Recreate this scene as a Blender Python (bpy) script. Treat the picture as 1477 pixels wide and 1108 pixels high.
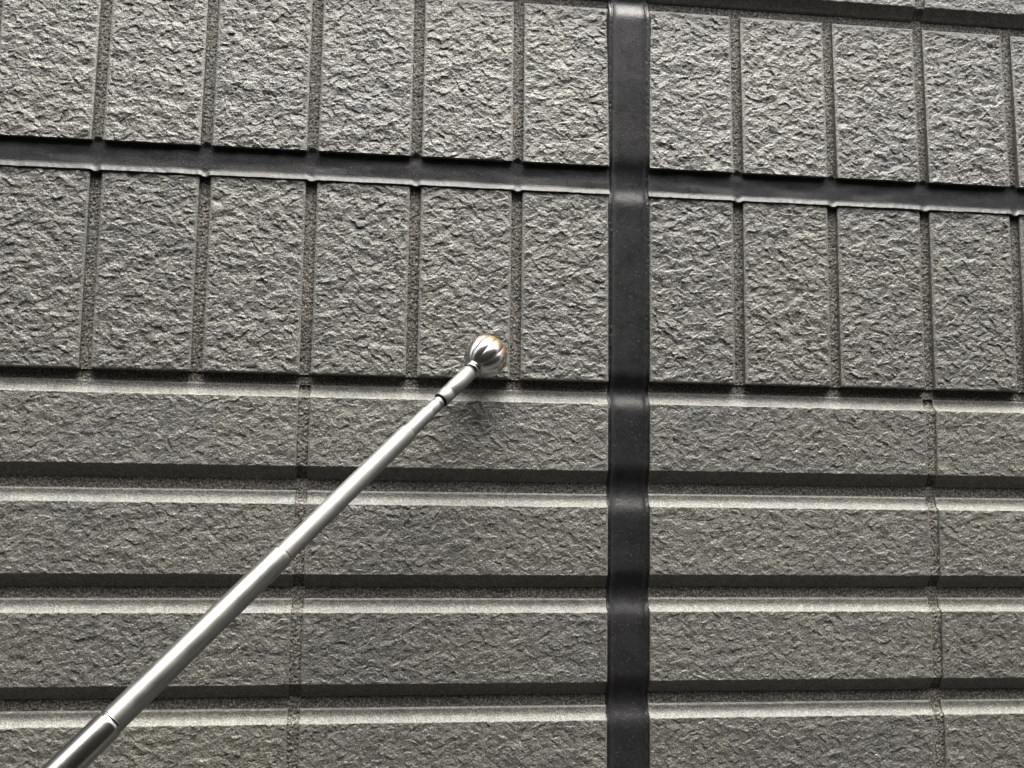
import bpy, math
import numpy as np
from mathutils import Matrix, Vector

# ------------------------------------------------------------------ scene, camera, sky, sun, exposure
for o in list(bpy.data.objects): bpy.data.objects.remove(o)
scn = bpy.context.scene
COL = scn.collection
H0 = 1.30                     # height above ground of the wall point the layout is measured from (m)
MM = 0.001
# camera (fitted to the siding's 76 mm module)
F_PX, CX, CZ, CD = 1480.6, -0.16152, -0.05194, 0.74483
YAW, PIT, ROL = 0.11933, 0.10095, 0.01374
fw = np.array([math.sin(YAW)*math.cos(PIT), math.cos(YAW)*math.cos(PIT), math.sin(PIT)])
r_ = np.array([math.cos(YAW), -math.sin(YAW), 0.0]); u_ = np.cross(r_, fw)
RT = r_*math.cos(ROL) + u_*math.sin(ROL); UP = -r_*math.sin(ROL) + u_*math.cos(ROL)
CPOS = np.array([CX, -CD, CZ + H0])
cam = bpy.data.objects.new('camera', bpy.data.cameras.new('camera')); COL.objects.link(cam)
cam.matrix_world = Matrix(((RT[0], UP[0], -fw[0], CPOS[0]), (RT[1], UP[1], -fw[1], CPOS[1]), (RT[2], UP[2], -fw[2], CPOS[2]), (0, 0, 0, 1)))
cam.data.sensor_width = 36.0; cam.data.lens = 36.0*F_PX/1477.0
cam.data.clip_start = 0.01; cam.data.clip_end = 2000.0
scn.camera = cam

SUN_EL, SUN_AZ = 81.0, 38.0          # azimuth: degrees from -Y (out of the wall) towards +X
L = Vector((math.cos(math.radians(SUN_EL))*math.sin(math.radians(SUN_AZ)), -math.cos(math.radians(SUN_EL))*math.cos(math.radians(SUN_AZ)), math.sin(math.radians(SUN_EL))))
world = bpy.data.worlds.new('World'); scn.world = world; world.use_nodes = True
wn = world.node_tree; wn.nodes.clear()
sky = wn.nodes.new('ShaderNodeTexSky'); sky.sky_type = 'NISHITA'; sky.sun_disc = False
sky.sun_elevation = math.radians(SUN_EL); sky.sun_rotation = math.atan2(L.x, L.y)
sky.dust_density = 4.0; sky.air_density = 1.0
hs = wn.nodes.new('ShaderNodeHueSaturation'); hs.inputs['Saturation'].default_value = 0.10   # overcast: nearly white
bg = wn.nodes.new('ShaderNodeBackground'); bg.inputs['Strength'].default_value = 0.07
wo = wn.nodes.new('ShaderNodeOutputWorld')
wn.links.new(sky.outputs[0], hs.inputs['Color']); wn.links.new(hs.outputs[0], bg.inputs[0]); wn.links.new(bg.outputs[0], wo.inputs[0])
sun = bpy.data.objects.new('sun', bpy.data.lights.new('sun', 'SUN')); COL.objects.link(sun)
sun.data.energy = 1.5; sun.data.angle = math.radians(55); sun.data.color = (1.0, 0.95, 0.86)
sun.rotation_euler = L.to_track_quat('Z', 'Y').to_euler()
vs = scn.view_settings; vs.view_transform = 'Standard'; vs.look = 'None'; vs.gamma = 1.0; vs.use_curve_mapping = False
vs.exposure = 3.28

# ------------------------------------------------------------------ numpy noise (units: mm)
_rng = np.random.default_rng(7)
_perm = _rng.permutation(4096).astype(np.int64); _perm = np.concatenate([_perm, _perm])
_ang = _rng.uniform(0, 2*math.pi, 4096); _gx = np.cos(_ang); _gy = np.sin(_ang)
_ju = _rng.uniform(0, 1, 4096); _jv = _rng.uniform(0, 1, 4096)
def _h(i, j, s): return _perm[(_perm[(i + 131*s) & 4095] + j) & 4095]
def perlin(x, y, s=0):
    i = np.floor(x).astype(np.int64); j = np.floor(y).astype(np.int64)
    fx = x - i; fy = y - j
    u = fx*fx*fx*(fx*(fx*6 - 15) + 10); v = fy*fy*fy*(fy*(fy*6 - 15) + 10)
    def g(a, b):
        h = _h(i + a, j + b, s); return _gx[h]*(fx - a) + _gy[h]*(fy - b)
    a = g(0, 0); b = g(1, 0); c = g(0, 1); d = g(1, 1)
    return 1.4*((a + (b - a)*u)*(1 - v) + (c + (d - c)*u)*v)
def worley(x, y, s=0):
    """distance to the nearest feature point, that cell's random value and a random plane tilted through it"""
    i = np.floor(x).astype(np.int64); j = np.floor(y).astype(np.int64)
    f1 = np.full(x.shape, 9.0); idv = np.zeros(x.shape); pl = np.zeros(x.shape)
    for a in (-1, 0, 1):
        for b in (-1, 0, 1):
            h = _h(i + a, j + b, s)
            ex = i + a + _ju[h] - x; ey = j + b + _jv[h] - y
            d = ex*ex + ey*ey
            m = d < f1
            k = (h*7 + 3) & 4095
            idv = np.where(m, _ju[k], idv); pl = np.where(m, _gx[k]*ex + _gy[k]*ey, pl); f1 = np.where(m, d, f1)
    return np.sqrt(f1), idv, pl
def sstep(a, b, x):
    t = np.clip((x - a)/(b - a), 0, 1); return t*t*(3 - 2*t)

def rock(x, y, s, amp=1.0):
    """split-stone relief in mm, positive = towards the viewer"""
    wx = x + 1.7*perlin(x/7, y/6, s + 1) + 0.8*perlin(x/2.4, y/2.2, s + 2)
    wy = y + 1.4*perlin(x/7, y/6, s + 3) + 0.7*perlin(x/2.4, y/2.2, s + 4)
    h = 0.60*perlin(wx/17, wy/13, s + 5) + 0.42*perlin(wx/7.5, wy/6.0, s + 6)
    # chips: planes tipped their own way with crisp crests between them, struck in two slanting directions
    m = sstep(-0.35, 0.35, perlin(x/15, y/15, s + 11))
    f1, ia, pa = worley((0.9*wx + 0.42*wy)/7.0, (0.9*wy - 0.42*wx)/4.3, s + 7)
    f1, ib, pb = worley((0.88*wx - 0.47*wy)/6.2, (0.88*wy + 0.47*wx)/4.0, s + 12)
    h = h + m*(0.34*(ia - 0.5) + 0.72*pa) + (1 - m)*(0.34*(ib - 0.5) + 0.72*pb)
    r = 0.35 + 0.75*sstep(-0.3, 0.45, perlin(x/10, y/9, s + 13))       # rougher and smoother patches
    f1, idv, pl = worley((wx - 0.4*wy)/2.6, (wy + 0.3*wx)/2.1, s + 8)
    h = h + r*(0.20*(idv - 0.5) + 0.30*pl + 0.15*perlin(x/1.9, y/1.7, s + 9)) + 0.22*perlin(x/1.05, y/1.0, s + 10)
    return amp*h
def grains(x, y, s):
    f1, idv, pl = worley(x/1.5, y/1.5, s)
    return 0.95*(0.55 - f1)*(0.3 + 1.3*idv) + 0.30*perlin(x/3.5, y/3.5, s + 1) + 0.15*perlin(x/0.9, y/0.9, s + 2)

# ------------------------------------------------------------------ mesh helpers
def mesh_from(name, co, quads, smooth=True, tris=None):
    me = bpy.data.meshes.new(name)
    co = np.asarray(co, dtype=np.float32); quads = np.asarray(quads, dtype=np.int32)
    me.vertices.add(len(co)); me.vertices.foreach_set('co', co.ravel())
    n = len(quads)
    me.loops.add(n*4); me.loops.foreach_set('vertex_index', quads.ravel())
    me.polygons.add(n); me.polygons.foreach_set('loop_start', np.arange(0, 4*n, 4, dtype=np.int32))
    me.polygons.foreach_set('use_smooth', np.full(n, smooth, dtype=bool))
    me.update(calc_edges=True); me.validate()
    return me
def grid_quads(nr, nc, off=0):
    i = np.arange(nr - 1)[:, None]; j = np.arange(nc - 1)[None, :]
    a = (i*nc + j).ravel() + off
    return np.stack([a, a + 1, a + nc + 1, a + nc], 1)
def link(name, me, mat, parent=None, loc=(0, 0, 0)):
    o = bpy.data.objects.new(name, me); COL.objects.link(o); o.location = loc
    if mat: me.materials.clear(); me.materials.append(mat)
    if parent: o.parent = parent
    return o
def field(name, X, Z, D, mat, parent, back=None):
    """a piece whose front is the sheet (X, Z, depth D), all in mm in the wall frame, with sides running back to depth `back`"""
    nr, nc = X.shape
    x0 = float(X.mean()); z0 = float(Z.mean())
    co = np.stack([(X - x0)*MM, D*MM, (Z - z0)*MM], -1).reshape(-1, 3)
    q = grid_quads(nr, nc)                                    # rows go upwards, columns to +x: faces look to -y
    if back is not None:
        idx = np.arange(nr*nc).reshape(nr, nc)
        ring = np.concatenate([idx[0, :-1], idx[:-1, -1], idx[-1, :0:-1], idx[:0:-1, 0]])
        n = len(ring); base = nr*nc
        f = co[ring]; b = f.copy(); b[:, 1] = back*MM
        co = np.concatenate([co, f, b])
        k = np.arange(n); k2 = (k + 1) % n
        q = np.concatenate([q, np.stack([base + k, base + n + k, base + n + k2, base + k2], 1)])
    return link(name, mesh_from(name, co, q), mat, parent, (x0*MM, 0, z0*MM + H0))
def axis(a, b, step): return np.linspace(a, b, max(2, int(round((b - a)/step)) + 1))

# ------------------------------------------------------------------ materials
def principled(name):
    m = bpy.data.materials.new(name); m.use_nodes = True
    nt = m.node_tree; return m, nt, nt.nodes['Principled BSDF']
def N(nt, t, **kw):
    n = nt.nodes.new(t)
    for k, v in kw.items(): n.inputs[k].default_value = v
    return n
def world_pos(nt): return nt.nodes.new('ShaderNodeNewGeometry').outputs['Position']
def ramp(nt, fac, stops):
    r = nt.nodes.new('ShaderNodeValToRGB'); e = r.color_ramp.elements
    e[0].position, e[0].color = stops[0][0], (*stops[0][1], 1)
    e[1].position, e[1].color = stops[-1][0], (*stops[-1][1], 1)
    for p, c in stops[1:-1]:
        k = e.new(p); k.color = (*c, 1)
    nt.links.new(fac, r.inputs[0]); return r.outputs[0]
def mix(nt, mode, fac, a, b):
    m = nt.nodes.new('ShaderNodeMix'); m.data_type = 'RGBA'; m.blend_type = mode
    for s, v in ((m.inputs[0], fac), (m.inputs[6], a), (m.inputs[7], b)):
        if hasattr(v, 'is_output'): nt.links.new(v, s)
        else: s.default_value = v if not isinstance(v, tuple) else (*v, 1)
    return m.outputs[2]
def noise(nt, pos, scale, detail=2.0, rough=0.5):
    n = N(nt, 'ShaderNodeTexNoise', Scale=scale, Detail=detail, Roughness=rough); nt.links.new(pos, n.inputs['Vector']); return n.outputs['Fac']
def bump(nt, h, dist, strength=1.0, prev=None):
    b = N(nt, 'ShaderNodeBump', Distance=dist, Strength=strength); nt.links.new(h, b.inputs['Height'])
    if prev is not None: nt.links.new(prev, b.inputs['Normal'])
    return b.outputs[0]

def siding_material(name, c, rough):
    m, nt, bs = principled(name); P = world_pos(nt)
    g1 = noise(nt, P, 900, 3, 0.7); g2 = noise(nt, P, 230, 3, 0.6); g3 = noise(nt, P, 9, 5, 0.65)
    col = ramp(nt, g1, [(0.36, (c*0.52, c*0.52, c*0.50)), (0.5, (c*0.95, c*0.95, c*0.90)), (0.64, (c*1.9, c*1.87, c*1.70))])
    col = mix(nt, 'MULTIPLY', 1.0, col, ramp(nt, g2, [(0.3, (0.78, 0.78, 0.78)), (0.7, (1.22, 1.21, 1.18))]))
    col = mix(nt, 'MULTIPLY', 1.0, col, ramp(nt, g3, [(0.32, (0.91, 0.91, 0.935)), (0.68, (1.07, 1.06, 0.985))]))
    # faint run-off streaks and a slightly different batch tone for each piece
    mp = nt.nodes.new('ShaderNodeMapping'); mp.inputs['Scale'].default_value = (1.0, 1.0, 0.09); nt.links.new(P, mp.inputs[0])
    col = mix(nt, 'MULTIPLY', 1.0, col, ramp(nt, noise(nt, mp.outputs[0], 120, 4, 0.6), [(0.32, (0.86, 0.86, 0.86)), (0.62, (1.05, 1.05, 1.04))]))
    oi = nt.nodes.new('ShaderNodeObjectInfo')
    col = mix(nt, 'MULTIPLY', 1.0, col, ramp(nt, oi.outputs['Random'], [(0.0, (0.93, 0.93, 0.94)), (1.0, (1.07, 1.07, 1.06))]))
    nt.links.new(col, bs.inputs['Base Color'])
    bs.inputs['Roughness'].default_value = rough; bs.inputs['Specular IOR Level'].default_value = 0.6
    nt.links.new(bump(nt, g2, 0.0008, 0.6, bump(nt, g1, 0.0007, 0.8)), bs.inputs['Normal'])
    return m
M_TILE = siding_material('painted_stone_siding', 0.107, 0.40)
def joint_material():
    m, nt, bs = principled('sandy_joint'); P = world_pos(nt)
    g1 = noise(nt, P, 750, 2, 0.7); g3 = noise(nt, P, 22, 4, 0.65)
    col = ramp(nt, g1, [(0.36, (0.024, 0.023, 0.021)), (0.5, (0.080, 0.077, 0.070)), (0.66, (0.28, 0.272, 0.245))])
    col = mix(nt, 'MULTIPLY', 1.0, col, ramp(nt, g3, [(0.35, (0.75, 0.74, 0.73)), (0.7, (1.15, 1.13, 1.08))]))
    nt.links.new(col, bs.inputs['Base Color']); bs.inputs['Roughness'].default_value = 0.75
    nt.links.new(bump(nt, g1, 0.0004, 0.7), bs.inputs['Normal'])
    return m
M_JOINT = joint_material()
def sealant_material():
    m, nt, bs = principled('black_sealant'); P = world_pos(nt)
    g = noise(nt, P, 1500, 2, 0.6); big = noise(nt, P, 40, 4, 0.6); sp = noise(nt, P, 950, 1, 0.6)
    col = ramp(nt, big, [(0.3, (0.013, 0.013, 0.014)), (0.7, (0.021, 0.021, 0.022))])
    spk = ramp(nt, sp, [(0.68, (0, 0, 0)), (0.78, (1, 1, 1))])           # settled dust specks
    col = mix(nt, 'MIX', spk, col, (0.12, 0.12, 0.115))
    nt.links.new(col, bs.inputs['Base Color'])
    rr = ramp(nt, noise(nt, P, 90, 4, 0.65), [(0.3, (0.22,)*3), (0.7, (0.36,)*3)])
    nt.links.new(rr, bs.inputs['Roughness']); bs.inputs['Specular IOR Level'].default_value = 0.32
    nt.links.new(bump(nt, g, 0.0003, 0.9, bump(nt, noise(nt, P, 160, 3), 0.0004, 0.35)), bs.inputs['Normal'])
    return m
M_SEAL = sealant_material()
def steel_material(name, c, rough, scratch=0.5):
    m, nt, bs = principled(name)
    tc = nt.nodes.new('ShaderNodeTexCoord').outputs['Object']
    bs.inputs['Metallic'].default_value = 1.0
    mp = nt.nodes.new('ShaderNodeMapping'); mp.inputs['Scale'].default_value = (1.0, 1.0, 0.03); nt.links.new(tc, mp.inputs[0])
    lines = noise(nt, mp.outputs[0], 900, 4, 0.75); smudge = noise(nt, tc, 55, 5, 0.7)      # rub marks along the tube, finger smudges
    col = ramp(nt, lines, [(0.36, (c*0.84, c*0.835, c*0.815)), (0.62, (c*1.06, c*1.05, c*1.02))])
    col = mix(nt, 'MULTIPLY', 1.0, col, ramp(nt, smudge, [(0.3, (0.86, 0.85, 0.83)), (0.62, (1.04, 1.04, 1.03))]))
    nt.links.new(col, bs.inputs['Base Color'])
    nt.links.new(ramp(nt, smudge, [(0.3, (rough*1.25,)*3), (0.65, (rough*0.88,)*3)]), bs.inputs['Roughness'])
    nt.links.new(bump(nt, lines, 0.00003, scratch), bs.inputs['Normal'])
    return m
M_SATIN = steel_material('satin_steel', 0.245, 0.52)
M_STEEL = steel_material('smooth_steel', 0.245, 0.40)
M_CHROME = steel_material('polished_steel', 0.30, 0.22, 0.2)
def ball_material():
    m, nt, bs = principled('worn_chrome_ball')
    tc = nt.nodes.new('ShaderNodeTexCoord').outputs['Object']
    bs.inputs['Metallic'].default_value = 1.0
    n = noise(nt, tc, 95, 5, 0.72); f = noise(nt, tc, 600, 3, 0.7)
    sep = nt.nodes.new('ShaderNodeSeparateXYZ'); nt.links.new(tc, sep.inputs[0])
    # wear gathers on the striking end (local +z)
    mr = nt.nodes.new('ShaderNodeMapRange'); nt.links.new(sep.outputs[2], mr.inputs[0])
    mr.inputs[1].default_value = -0.012; mr.inputs[2].default_value = 0.012; mr.inputs[3].default_value = -0.16; mr.inputs[4].default_value = 0.13
    ad = nt.nodes.new('ShaderNodeMath'); ad.operation = 'ADD'; nt.links.new(n, ad.inputs[0]); nt.links.new(mr.outputs[0], ad.inputs[1])
    ad2 = nt.nodes.new('ShaderNodeMath'); ad2.operation = 'MULTIPLY_ADD'; nt.links.new(f, ad2.inputs[0]); ad2.inputs[1].default_value = 0.22; nt.links.new(ad.outputs[0], ad2.inputs[2])
    w = ramp(nt, ad2.outputs[0], [(0.56, (0, 0, 0)), (0.70, (1, 1, 1))])
    nt.links.new(mix(nt, 'MIX', w, (0.50, 0.50, 0.49), (0.27, 0.175, 0.115)), bs.inputs['Base Color'])
    nt.links.new(ramp(nt, w, [(0.0, (0.24,)*3), (1.0, (0.48,)*3)]), bs.inputs['Roughness'])
    return m
M_BALL = ball_material()
def plain_material(name, c, rough, scale=30):
    m, nt, bs = principled(name); P = world_pos(nt)
    g = noise(nt, P, scale, 6, 0.65)
    nt.links.new(ramp(nt, g, [(0.3, tuple(v*0.75 for v in c)), (0.7, tuple(v*1.2 for v in c))]), bs.inputs['Base Color'])
    bs.inputs['Roughness'].default_value = rough
    nt.links.new(bump(nt, g, 0.002, 0.4), bs.inputs['Normal'])
    return m
M_GROUND = plain_material('concrete_ground', (0.06, 0.059, 0.056), 0.9, 25)
M_FACING = plain_material('dull_render', (0.075, 0.073, 0.068), 0.85, 12)
M_GRIP = plain_material('black_grip', (0.02, 0.02, 0.02), 0.6, 300)

# ------------------------------------------------------------------ setting: ground and an unseen neighbour's wall across the passage, sized to shape the sky light
def box_mesh(name, x0, x1, y0, y1, z0, z1):
    v = [(x, y, z) for x in (x0, x1) for y in (y0, y1) for z in (z0, z1)]
    q = [(0, 1, 3, 2), (4, 6, 7, 5), (0, 4, 5, 1), (2, 3, 7, 6), (0, 2, 6, 4), (1, 5, 7, 3)]
    return mesh_from(name, v, q, smooth=False)
g = link('ground', mesh_from('ground', [(-400, -400, 0), (400, -400, 0), (400, 400, 0), (-400, 400, 0)], [(0, 1, 2, 3)], False), M_GROUND); g['kind'] = 'structure'
prof = []
FACE_Y, FACE_H = -1.02, 2.3
z = 0.0
while z < FACE_H - 0.01:
    prof += [(FACE_Y, z), (FACE_Y - 0.012, z + 0.198), (FACE_Y - 0.012, z + 0.2)]; z += 0.2
prof += [(FACE_Y - 0.25, FACE_H), (FACE_Y - 0.25, 0.0)]
n = len(prof); co = [(x, p[0], p[1]) for x in (-7, 7) for p in prof]
me = bpy.data.meshes.new('facing_wall')
me.from_pydata(co, [], [(i, (i + 1) % n, n + (i + 1) % n, n + i) for i in range(n)] + [tuple(range(n))[::-1], tuple(range(n, 2*n))])
fwall = link('facing_wall', me, M_FACING); fwall['kind'] = 'structure'

# ------------------------------------------------------------------ the siding wall
PITCH, GW, OL, SEALW = 76.0, 8.13, 65.92, 31.65
ROWP, FACEH = 76.0, 49.6
TOPC, BOTC = 9.4, 9.0            # cove heights above / below a brick face
SZ_T, SZ_B = 193.0, 169.9        # horizontal sealant joint
TILE_BOT, TILE_TOP = 27.8, 319.9
F0_TOP = 11.4                    # top edge of the first brick face under the tiles
COVE, FLOOR = 4.9, 7.0
STEP = 0.5
def step_for(xa, xb): return STEP if xb > -465 and xa < 360 else 1.6     # fine relief only where it can be seen closely

wall = bpy.data.objects.new('house_siding', None); COL.objects.link(wall); wall.location = (0, 0, 0)
wall['label'] = 'charcoal grey stone-textured house siding with black sealant joints'; wall['category'] = 'siding'
link('wall_body', box_mesh('wall_body', -5.0, 5.0, 0.0165, 0.25, 0.0, 5.2), M_JOINT, wall)

def cove(t, T): return COVE*(1 - np.clip(1 - t/T, 0, 1)**3.8)
def undercut(t, T): return 6.0*(1 - np.clip(1 - t/T, 0, 1)**1.4)
def brick_profile(z, ft):
    """depth of a brick's surface without relief; ft = top edge of the face"""
    fb = ft - FACEH
    return np.where(z > ft, cove(z - ft, TOPC), np.where(z < fb, undercut(fb - z, BOTC), 0.0))

seed = [11]
def make_brick(board, xa, xb, ft, sd):
    fb = ft - FACEH
    st = step_for(xa, xb)*(1 if ft > -290 and ft < 400 else 2.5); xs = axis(xa, xb, st); zs = axis(fb - BOTC, ft + TOPC, st)
    X, Z = np.meshgrid(xs, zs)
    jit = 0.35*perlin(X/5, Z*0 + sd, sd) + 0.25*perlin(X/1.6, Z*0 + sd + 3, sd + 2)
    Zj = np.where(np.abs(Z - (ft + fb)/2) > 18, Z + jit*sstep(9, 1, np.abs(np.abs(Z - (ft + fb)/2) - FACEH/2)), Z)
    D = brick_profile(Zj, ft)
    inface = sstep(-1.2, 1.2, ft - Zj)*sstep(-1.2, 1.2, Zj - fb)
    side = np.minimum(X - xa, xb - X)
    side = side + 0.4*perlin(X/6, Z/6, sd + 60) - 2.2*np.clip(perlin(X/7, Z/7, sd + 61) - 0.5, 0, 1)*sstep(4, 0, side)
    fade = sstep(0.2, 2.4, side)
    rel = rock(X, Z, sd, 0.62) + 0.10*perlin(X/1.0, Z/1.0, sd + 70)
    D = D - rel*(0.06 + 0.94*inface)*fade*(0.45 + 0.55*inface) + 0.35*(1 - inface)*0.3*perlin(X/1.1, Z/1.3, sd + 40)
    D = D + 0.45*sstep(0.9, 0.0, side) + 0.7*sstep(1.2, 0.0, np.minimum(ft + TOPC - Z, Z - fb + BOTC))
    return field('brick', X, Z, D, M_TILE, board, 12.0)
def make_tile(board, xa, xb, za, zb, sd, amp, open_top, open_bot, lean):
    st = step_for(xa, xb); xs = axis(xa, xb, st); zs = axis(za, zb, st)
    X, Z = np.meshgrid(xs, zs)
    side = np.minimum(X - xa, xb - X)
    if not open_top: side = np.minimum(side, zb - Z)
    if not open_bot: side = np.minimum(side, Z - za)
    side = side + 0.35*perlin(X/6, Z/6, sd + 60) - 2.2*np.clip(perlin(X/7, Z/7, sd + 61) - 0.5, 0, 1)*sstep(4, 0, side)
    # the split face dies out towards a narrow smooth margin, unevenly
    fade = sstep(0.6, 3.2, side + 0.9*perlin(X/4, Z/4, sd + 50))
    D = -rock(X, Z, sd, amp)*fade - 0.1*fade + 0.5*sstep(0.9, 0.0, side) + (Z - za)*math.tan(math.radians(lean))     # slight lean back, added so the course catches more overhead light
    return field('tile', X, Z, D, M_TILE, board, 9.0)
def joint(board, xa, xb, za, zb, dfun, sd, step=0.6):
    xs = axis(xa, xb, step); zs = axis(za, zb, step)
    X, Z = np.meshgrid(xs, zs)
    return field('joint', X, Z, dfun(X, Z) - grains(X, Z, sd), M_JOINT, board, None)

def side_edges(side, k):
    """x of (tile edge before groove, tile edge after groove) counted outwards from the sealant"""
    if side < 0: r = -(OL + (k - 1)*PITCH); return r - GW, r
    l = SEALW + OL + (k - 1)*PITCH; return l, l + GW
NK = 9                              # grooves modelled on each side
def build_board(side, upper):
    dz = -0.35 if side < 0 else 0.45
    xe = (-(OL + 8*PITCH), 0.0) if side < 0 else (SEALW, SEALW + OL + 8*PITCH)
    zlo, zhi = (SZ_T, 470.0) if upper else (F0_TOP - 5*ROWP - FACEH - BOTC, SZ_B)
    zlo += dz; zhi += dz
    bm = box_mesh('siding_board', xe[0]*MM, xe[1]*MM, 0.0095, 0.0165, zlo*MM + H0, zhi*MM + H0)
    board = link('siding_board', bm, M_JOINT, wall)
    # tile course
    ta, tb = (SZ_T - 0.4, TILE_TOP + dz) if upper else (TILE_BOT + dz, SZ_B - 0.4)
    edges = [0.0 if side < 0 else SEALW]
    for k in range(1, NK): edges += list(side_edges(side, k)[::-1] if side < 0 else side_edges(side, k))
    edges.append(xe[0] if side < 0 else xe[1])
    for i in range(0, len(edges) - 1, 2):
        a, b = sorted(edges[i:i + 2]); seed[0] += 17
        if b - a > 2:
            make_tile(board, a, b, ta, tb, seed[0], 1.02 if upper else 0.92, not upper, upper, 2.4 if upper else 0.8)
    for k in range(1, NK):
        a, b = side_edges(side, k); seed[0] += 5
        joint(board, a - 0.4, b + 0.4, ta, tb, lambda X, Z: (5.2 if upper else 4.3) + (Z - ta)*math.tan(math.radians(2.4 if upper else 0.8))*0.45, seed[0])
    # brick courses
    if upper: tops = [TILE_TOP + dz + 7.2 + BOTC + FACEH + i*ROWP for i in range(2)]
    else: tops = [F0_TOP + dz - i*ROWP for i in range(6)]
    bedges = [0.0 if side < 0 else SEALW]
    for k in (3, 6): bedges += list(side_edges(side, k)[::-1] if side < 0 else side_edges(side, k))
    bedges.append(xe[0] if side < 0 else xe[1])
    for ft in tops:
        for i in range(0, len(bedges) - 1, 2):
            a, b = sorted(bedges[i:i + 2]); seed[0] += 13
            make_brick(board, a, b, ft, seed[0])
        for k in (3, 6):
            a, b = side_edges(side, k); seed[0] += 5
            joint(board, a - 0.4, b + 0.4, ft - FACEH - BOTC, ft + TOPC, lambda X, Z, ft=ft: brick_profile(Z, ft)*0.92 + 2.3, seed[0])
    # horizontal grooves
    if upper:
        gaps = [(TILE_TOP + dz, tops[0] - FACEH - BOTC), (tops[0] + TOPC, tops[1] - FACEH - BOTC)]
    else:
        gaps = [(tops[0] + TOPC, TILE_BOT + dz)] + [(tops[i + 1] + TOPC, tops[i] - FACEH - BOTC) for i in range(5)]
    for i, (a, b) in enumerate(gaps):
        seed[0] += 5
        fl = (7.6 if upper else 5.5) if (i == 0) else FLOOR
        joint(board, xe[0], xe[1], a - 0.4, b + 0.4, lambda X, Z, fl=fl: fl + 0*X, seed[0], 0.7)
    return board
for side in (-1, 1):
    for upper in (False, True): build_board(side, upper)

# ------------------------------------------------------------------ sealant
def follow(z):
    """how far the vertical joint dips with the courses it crosses (mm)"""
    zz = np.linspace(-1300, 2600, 7801)
    d = np.zeros_like(zz)
    tops = [F0_TOP - i*ROWP for i in range(-0, 18)] + [TILE_TOP + 7.2 + BOTC + FACEH + i*ROWP for i in range(30)]
    cov = np.full_like(zz, 6.0)
    for ft in tops:
        m = (zz < ft + TOPC) & (zz > ft - FACEH - BOTC); cov[m] = brick_profile(zz[m], ft)
    for a, b in ((TILE_BOT, SZ_B), (SZ_T, TILE_TOP)): cov[(zz > a) & (zz < b)] = 0
    cov[(zz >= SZ_B) & (zz <= SZ_T)] = 3.4
    k = np.exp(-0.5*(np.arange(-24, 25)*0.5/4.2)**2); k /= k.sum()
    return np.interp(z, zz, np.convolve(cov, k, 'same'))
def seal_vertical():
    zs = np.concatenate([np.linspace(-H0*1000, -430, 60)[:-1], np.arange(-430, 470, 0.8), np.linspace(470, 3800, 120)])
    xs = np.concatenate([[-3.0, -2.0, -1.2, -0.5, 0.05], np.linspace(0.6, 7, 15), np.linspace(7.8, 24, 18), np.linspace(24.8, SEALW - 0.5, 15), [SEALW - 0.05, SEALW + 0.5, SEALW + 1.2, SEALW + 2, SEALW + 3]])
    X, Z = np.meshgrid(xs, zs)
    wl = 2.1 + 0.25*perlin(Z/40, 0*Z, 3) + 0.12*perlin(Z/6, 0*Z, 4)
    wr = SEALW - 2.6 + 0.35*perlin(Z/30, 0*Z, 5) + 0.2*perlin(Z/5, 0*Z, 6)
    f = follow(Z)
    D = 2.8 + 0.82*f + 0.25*perlin(X/20, Z/35, 7)
    D = D - 2.3*np.clip(1 - (X - wl)/6.0, 0, 1)**2.2*(X >= wl) - 2.1*np.clip(1 - (wr - X)/5.0, 0, 1)**2.2*(X <= wr)
    D = D - 0.5*np.exp(-((X - wl - 0.3)/0.5)**2) - 0.45*np.exp(-((X - wr + 0.3)/0.5)**2)
    out = (X < wl) | (X > wr)
    D = np.where(out, 1.5 + 0.9*f + 0.5*np.abs(perlin(X/1.2, Z/4, 8)), D)
    # torn crumbs along the lips
    e = np.exp(-((X - wr)/0.9)**2) + 0.6*np.exp(-((X - wl)/0.9)**2)
    D = D - 1.3*e*np.clip(perlin(X/2.5, Z/4.0, 9) - 0.52, 0, 1)*2
    o = (X < 0) | (X > SEALW)
    D = np.where(o, D + 0.5 + 1.4*np.abs(np.where(X < 0, X, X - SEALW)), D)
    return field('sealant_strip', X, Z, D, M_SEAL, wall)
seal_vertical()
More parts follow.
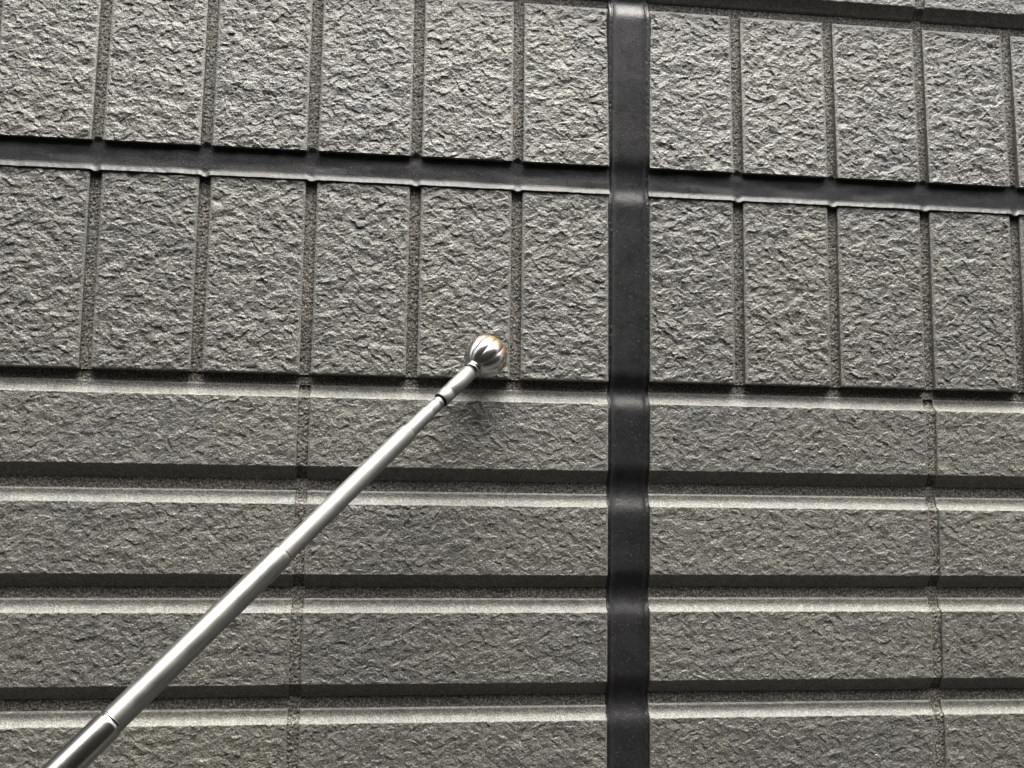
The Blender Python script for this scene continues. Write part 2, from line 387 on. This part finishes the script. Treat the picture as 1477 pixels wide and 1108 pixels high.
def seal_horizontal(side):
    xa, xb = (-5000.0, 0.6) if side < 0 else (SEALW - 0.6, 5000.0)
    fine = np.arange(0, 700, 0.8)
    xs = np.concatenate([xa + np.linspace(0, 1, 40)[:-1]*(-700 - xa), -700 + fine, [xb]]) if side < 0 else np.concatenate([[xa], SEALW + fine, np.linspace(SEALW + 701, xb, 40)])
    dz = 0.35 if side < 0 else -0.45
    s = np.concatenate([[-0.02], np.linspace(0, 0.62, 14), np.linspace(0.65, 1.0, 26), [1.03, 1.06]])[::-1]
    X, S = np.meshgrid(xs, s)
    bp = np.zeros_like(X)
    for k in range(1, NK):
        a, b = side_edges(side, k); bp = np.maximum(bp, sstep(a + 0.1, a + 3.4, X)*sstep(b - 0.1, b - 3.4, X))
    wob = 0.35*perlin(X/22, 0*X + 2, 21) + 0.22*perlin(X/5, 0*X + 5, 22)
    top = SZ_T + dz + 1.7*bp
    bot = SZ_B + dz*0.3 + wob*0.9 + 0.5 - 1.2*bp
    Z = top + (bot - top)*S
    prof = np.interp(S, [-0.02, 0.0, 0.12, 0.5, 0.78, 0.84, 0.89, 0.94, 0.98, 1.0, 1.03, 1.06],
                        [4.1, 4.2, 4.1, 3.7, 3.1, 2.75, 2.15, 1.45, 0.85, 0.75, 2.2, 5.0])
    D = prof + 0.25*perlin(X/30, S*3, 23) + 0.55*perlin(X/4, S*4, 24)*sstep(0.8, 0.95, S)*(0.5 + perlin(X/60, 0*X, 25))
    D = D + bp*sstep(0.75, 0.95, S)*0.35*(1 + perlin(X/30, 0*X, 31)) - bp*sstep(0.12, 0.0, S)*1.6
    o = field('sealant_strip', X, Z, D, M_SEAL, wall)
    return o
for side in (-1, 1): seal_horizontal(side)

# ------------------------------------------------------------------ plainer siding beyond the modelled boards
def outer_siding():
    def prof(ft):
        ts = [0, 0.12, 0.3, 0.6, 1.0]
        p = [(ft + TOPC, 11.0), (ft + TOPC, COVE)]
        p += [(ft + TOPC*t, float(cove(np.array(TOPC*t), TOPC))) for t in ts[::-1][1:]]
        p += [(ft - FACEH - BOTC*t, float(undercut(np.array(BOTC*t), BOTC))) for t in ts]
        p += [(ft - FACEH - BOTC, 11.0)]
        return p
    co, q = [], []
    def add(xa, xb, pr):
        b = len(co); n = len(pr)
        for x in (xa, xb):
            for z_, d in pr: co.append((x*MM, d*MM, z_*MM + H0))
        for i in range(n - 1): q.append((b + i, b + n + i, b + n + i + 1, b + i + 1)[::-1])
        for s in (0, n):
            for i in range(n//2 - 0):
                j = n - 1 - i
                if j - 1 > i: q.append((b + s + i, b + s + i + 1, b + s + j - 1, b + s + j) if s == 0 else (b + s + j, b + s + j - 1, b + s + i + 1, b + s + i))
    xin = (-(OL + 8*PITCH) + 1, SEALW + OL + 8*PITCH - 1)
    rows = [(F0_TOP - i*ROWP, 'b') for i in range(17)] + [(TILE_TOP + 7.2 + BOTC + FACEH + i*ROWP, 'b') for i in range(28)]
    zin = (F0_TOP - 5*ROWP - FACEH, TILE_TOP + 2*ROWP + 20)
    for ft, _ in rows:
        for k in range(0, 18, 1):
            for side in (-1, 1):
                a = (OL + 2*PITCH) + (k - 1)*3*PITCH + GW if k else 0.0
                b = (OL + 2*PITCH) + k*3*PITCH
                xa, xb = (-b, -a) if side < 0 else (SEALW + a, SEALW + b)
                inz = ft <= zin[1] and ft - FACEH >= zin[0] - 1
                if inz and xb > xin[0] and xa < xin[1]:
                    if xa >= xin[0] and xb <= xin[1]: continue
                    xa, xb = (xa, min(xb, xin[0] - GW)) if side < 0 else (max(xa, xin[1] + GW), xb)
                if xb - xa > 5: add(xa, xb, prof(ft))
    for za, zb in ((TILE_BOT, SZ_B - 0.4), (SZ_T - 0.4, TILE_TOP)):
        for side in (-1, 1):
            for k in range(9, 60):
                a = OL + (k - 1)*PITCH + GW; b = OL + k*PITCH
                xa, xb = (-b, -a) if side < 0 else (SEALW + a, SEALW + b)
                add(xa, xb, [(zb, 11.0), (zb, 0.5), (zb - 0.8, 0.0), (za + 0.8, 0.0), (za, 0.5), (za, 11.0)])
    o = link('outer_siding', mesh_from('outer_siding', co, q, False), M_TILE, wall); o['kind'] = 'stuff'
outer_siding()

# ------------------------------------------------------------------ tapping rod
def ray(px, py):
    return fw + RT*((px - 738.5)/F_PX) + UP*((554 - py)/F_PX)
BALL_R = 15.6*MM
d0 = ray(700.5, 514.5); t0 = (-(BALL_R + 0.0002) - CPOS[1])/d0[1]
G_IN = 0.0005
A0, A1 = np.array([700.5, 514.5]), np.array([92.5, 1108.0]); S1 = float(np.linalg.norm(A1 - A0))
def rod_pt(s):
    p = A0 + (A1 - A0)*(s/S1); return CPOS + ray(*p)*(t0/(1 + G_IN*s))
B0 = rod_pt(0); AX = rod_pt(S1) - B0; AX /= np.linalg.norm(AX)
def dist(s): return float(np.dot(rod_pt(s) - B0, AX))*1000      # mm along the axis from the ball centre
zax = Vector(-AX); xax = zax.cross(Vector((0, 1, 0))).normalized(); yax = zax.cross(xax)
ROT = Matrix((xax, yax, zax)).transposed().to_4x4()             # local +z points from grip to ball
END = 760.0
rod = bpy.data.objects.new('tapping_rod', None); COL.objects.link(rod)
rod.matrix_world = Matrix.Translation(Vector(B0 + AX*END*MM)) @ ROT
rod['label'] = 'silver telescopic tapping rod with fluted ball tip held against the siding'; rod['category'] = 'rod'
def rpart(name, me, mat, parent=rod, z=0.0):
    o = link(name, me, mat, parent); o.location = (0, 0, (END - z)*MM) if parent == rod else (0, 0, z*MM); return o
def lathe(name, pts, n=72):
    """pts: (distance from ball centre mm, radius mm); local z measured from the first point"""
    z0 = pts[0][0]; a = np.arange(n)*2*math.pi/n; co, q = [], []
    for d, r in pts:
        co += [(r*math.cos(t)*MM, r*math.sin(t)*MM, -(d - z0)*MM) for t in a]
    for i in range(len(pts) - 1):
        for k in range(n):
            q.append((i*n + k, i*n + (k + 1) % n, (i + 1)*n + (k + 1) % n, (i + 1)*n + k)[::-1])
    return mesh_from(name, co, q)
def ptube(name, pts, mat): return rpart(name, lathe(name, pts), mat, rod, pts[0][0])
# fluted ball
nu, nv = 288, 96
th = np.linspace(0.001, math.pi - 0.001, nv)[:, None]; ph = (np.arange(nu)*2*math.pi/nu)[None, :]
NL = 11
lobe = np.abs(np.cos(ph*NL/2 + 0.5))**0.6
rr = BALL_R*(1 - 0.07*(1 - lobe)*np.sin(th)**1.2)
bx = rr*np.sin(th)*np.cos(ph); by = rr*np.sin(th)*np.sin(ph); bz = BALL_R*1.0*np.cos(th) + 0*ph
co = np.stack([bx, by, bz], -1).reshape(-1, 3)
i = np.arange(nv - 1)[:, None]; j = np.arange(nu)[None, :]
q = np.stack([(i*nu + j).ravel(), ((i + 1)*nu + j).ravel(), ((i + 1)*nu + (j + 1) % nu).ravel(), (i*nu + (j + 1) % nu).ravel()], 1)
rpart('ball', mesh_from('ball', co, q), M_BALL, rod, 0.0)
dC0, dC1 = dist(21), dist(31.2)
rc = 6.1
cw = dC1 - dC0
ptube('collar', [(dC0 - 3, 4.2), (dC0, rc*0.86), (dC0 + cw*.08, rc), (dC0 + cw*.25, rc*1.08), (dC0 + cw*.42, rc*1.06), (dC0 + cw*.48, rc*0.97), (dC0 + cw*.54, rc*1.06), (dC0 + cw*.72, rc*1.1), (dC0 + cw*.9, rc*1.04), (dC0 + cw, rc*0.9), (dC0 + cw + .1, 3.6), (dC0 + cw + 3, 3.6)], M_CHROME)
R1, R2, R3, R4, R5 = 5.6, 5.2, 6.2, 7.2, 8.1
s0, s1 = dist(32.0), dist(90.2)
ptube('sleeve', [(s0 + .6, 3.5), (s0, R1 - .5), (s0 + .5, R1), (s1 - 9.5, R1), (s1 - 9.2, R1 - .22), (s1 - 8.6, R1 - .22), (s1 - 8.3, R1), (s1 - .15, R1), (s1, R1 - .15), (s1, R1 - .75), (s1 - 4, R1 - .8)], M_SATIN)
a0, a1 = s1 - 5, dist(153.5)
bu = dist(117)
ptube('tube', [(a0, 3.75), (s1 + 1.2, 3.8), (s1 + 2.4, 4.35), (s1 + 3.4, 4.45), (s1 + 4.3, 4.05), (s1 + 5.2, 4.0), (s1 + 6.2, 4.5), (s1 + 7.5, 4.62), (bu - 3.2, 4.62), (bu - 2.2, 4.5), (bu - 1.2, 4.55), (bu, R2 - .05), (bu + 1.5, R2), (a1 + 6, R2)], M_SATIN)
def section(d_a, d_b, R, Rprev, mat):
    """a telescopic section whose upper mouth is rolled in onto the thinner tube"""
    pts = [(d_a + 2.0, Rprev - .05), (d_a, Rprev + .06), (d_a + .35, Rprev + .28), (d_a + .9, Rprev + .34), (d_a + 1.3, Rprev + .16), (d_a + 1.8, Rprev + .18), (d_a + 2.6, R - .22), (d_a + 3.6, R - .05), (d_a + 5.0, R), (d_b + 6, R)]
    return ptube('tube', pts, mat)
b0, b1, c1 = dist(152.5), dist(405), dist(751)
section(b0, b1, R3, R2, M_SATIN)
section(b1, c1, R4, R3, M_STEEL)
section(c1, 560, R5, R4, M_CHROME)
section(560, 610, 8.9, R5, M_CHROME)
ptube('grip', [(600, 8.0), (600.5, 10.5), (603, 11.6), (640, 11.2), (680, 11.8), (750, 11.6), (757, 10.8), (760, 8.0), (760, 0.01)], M_GRIP)
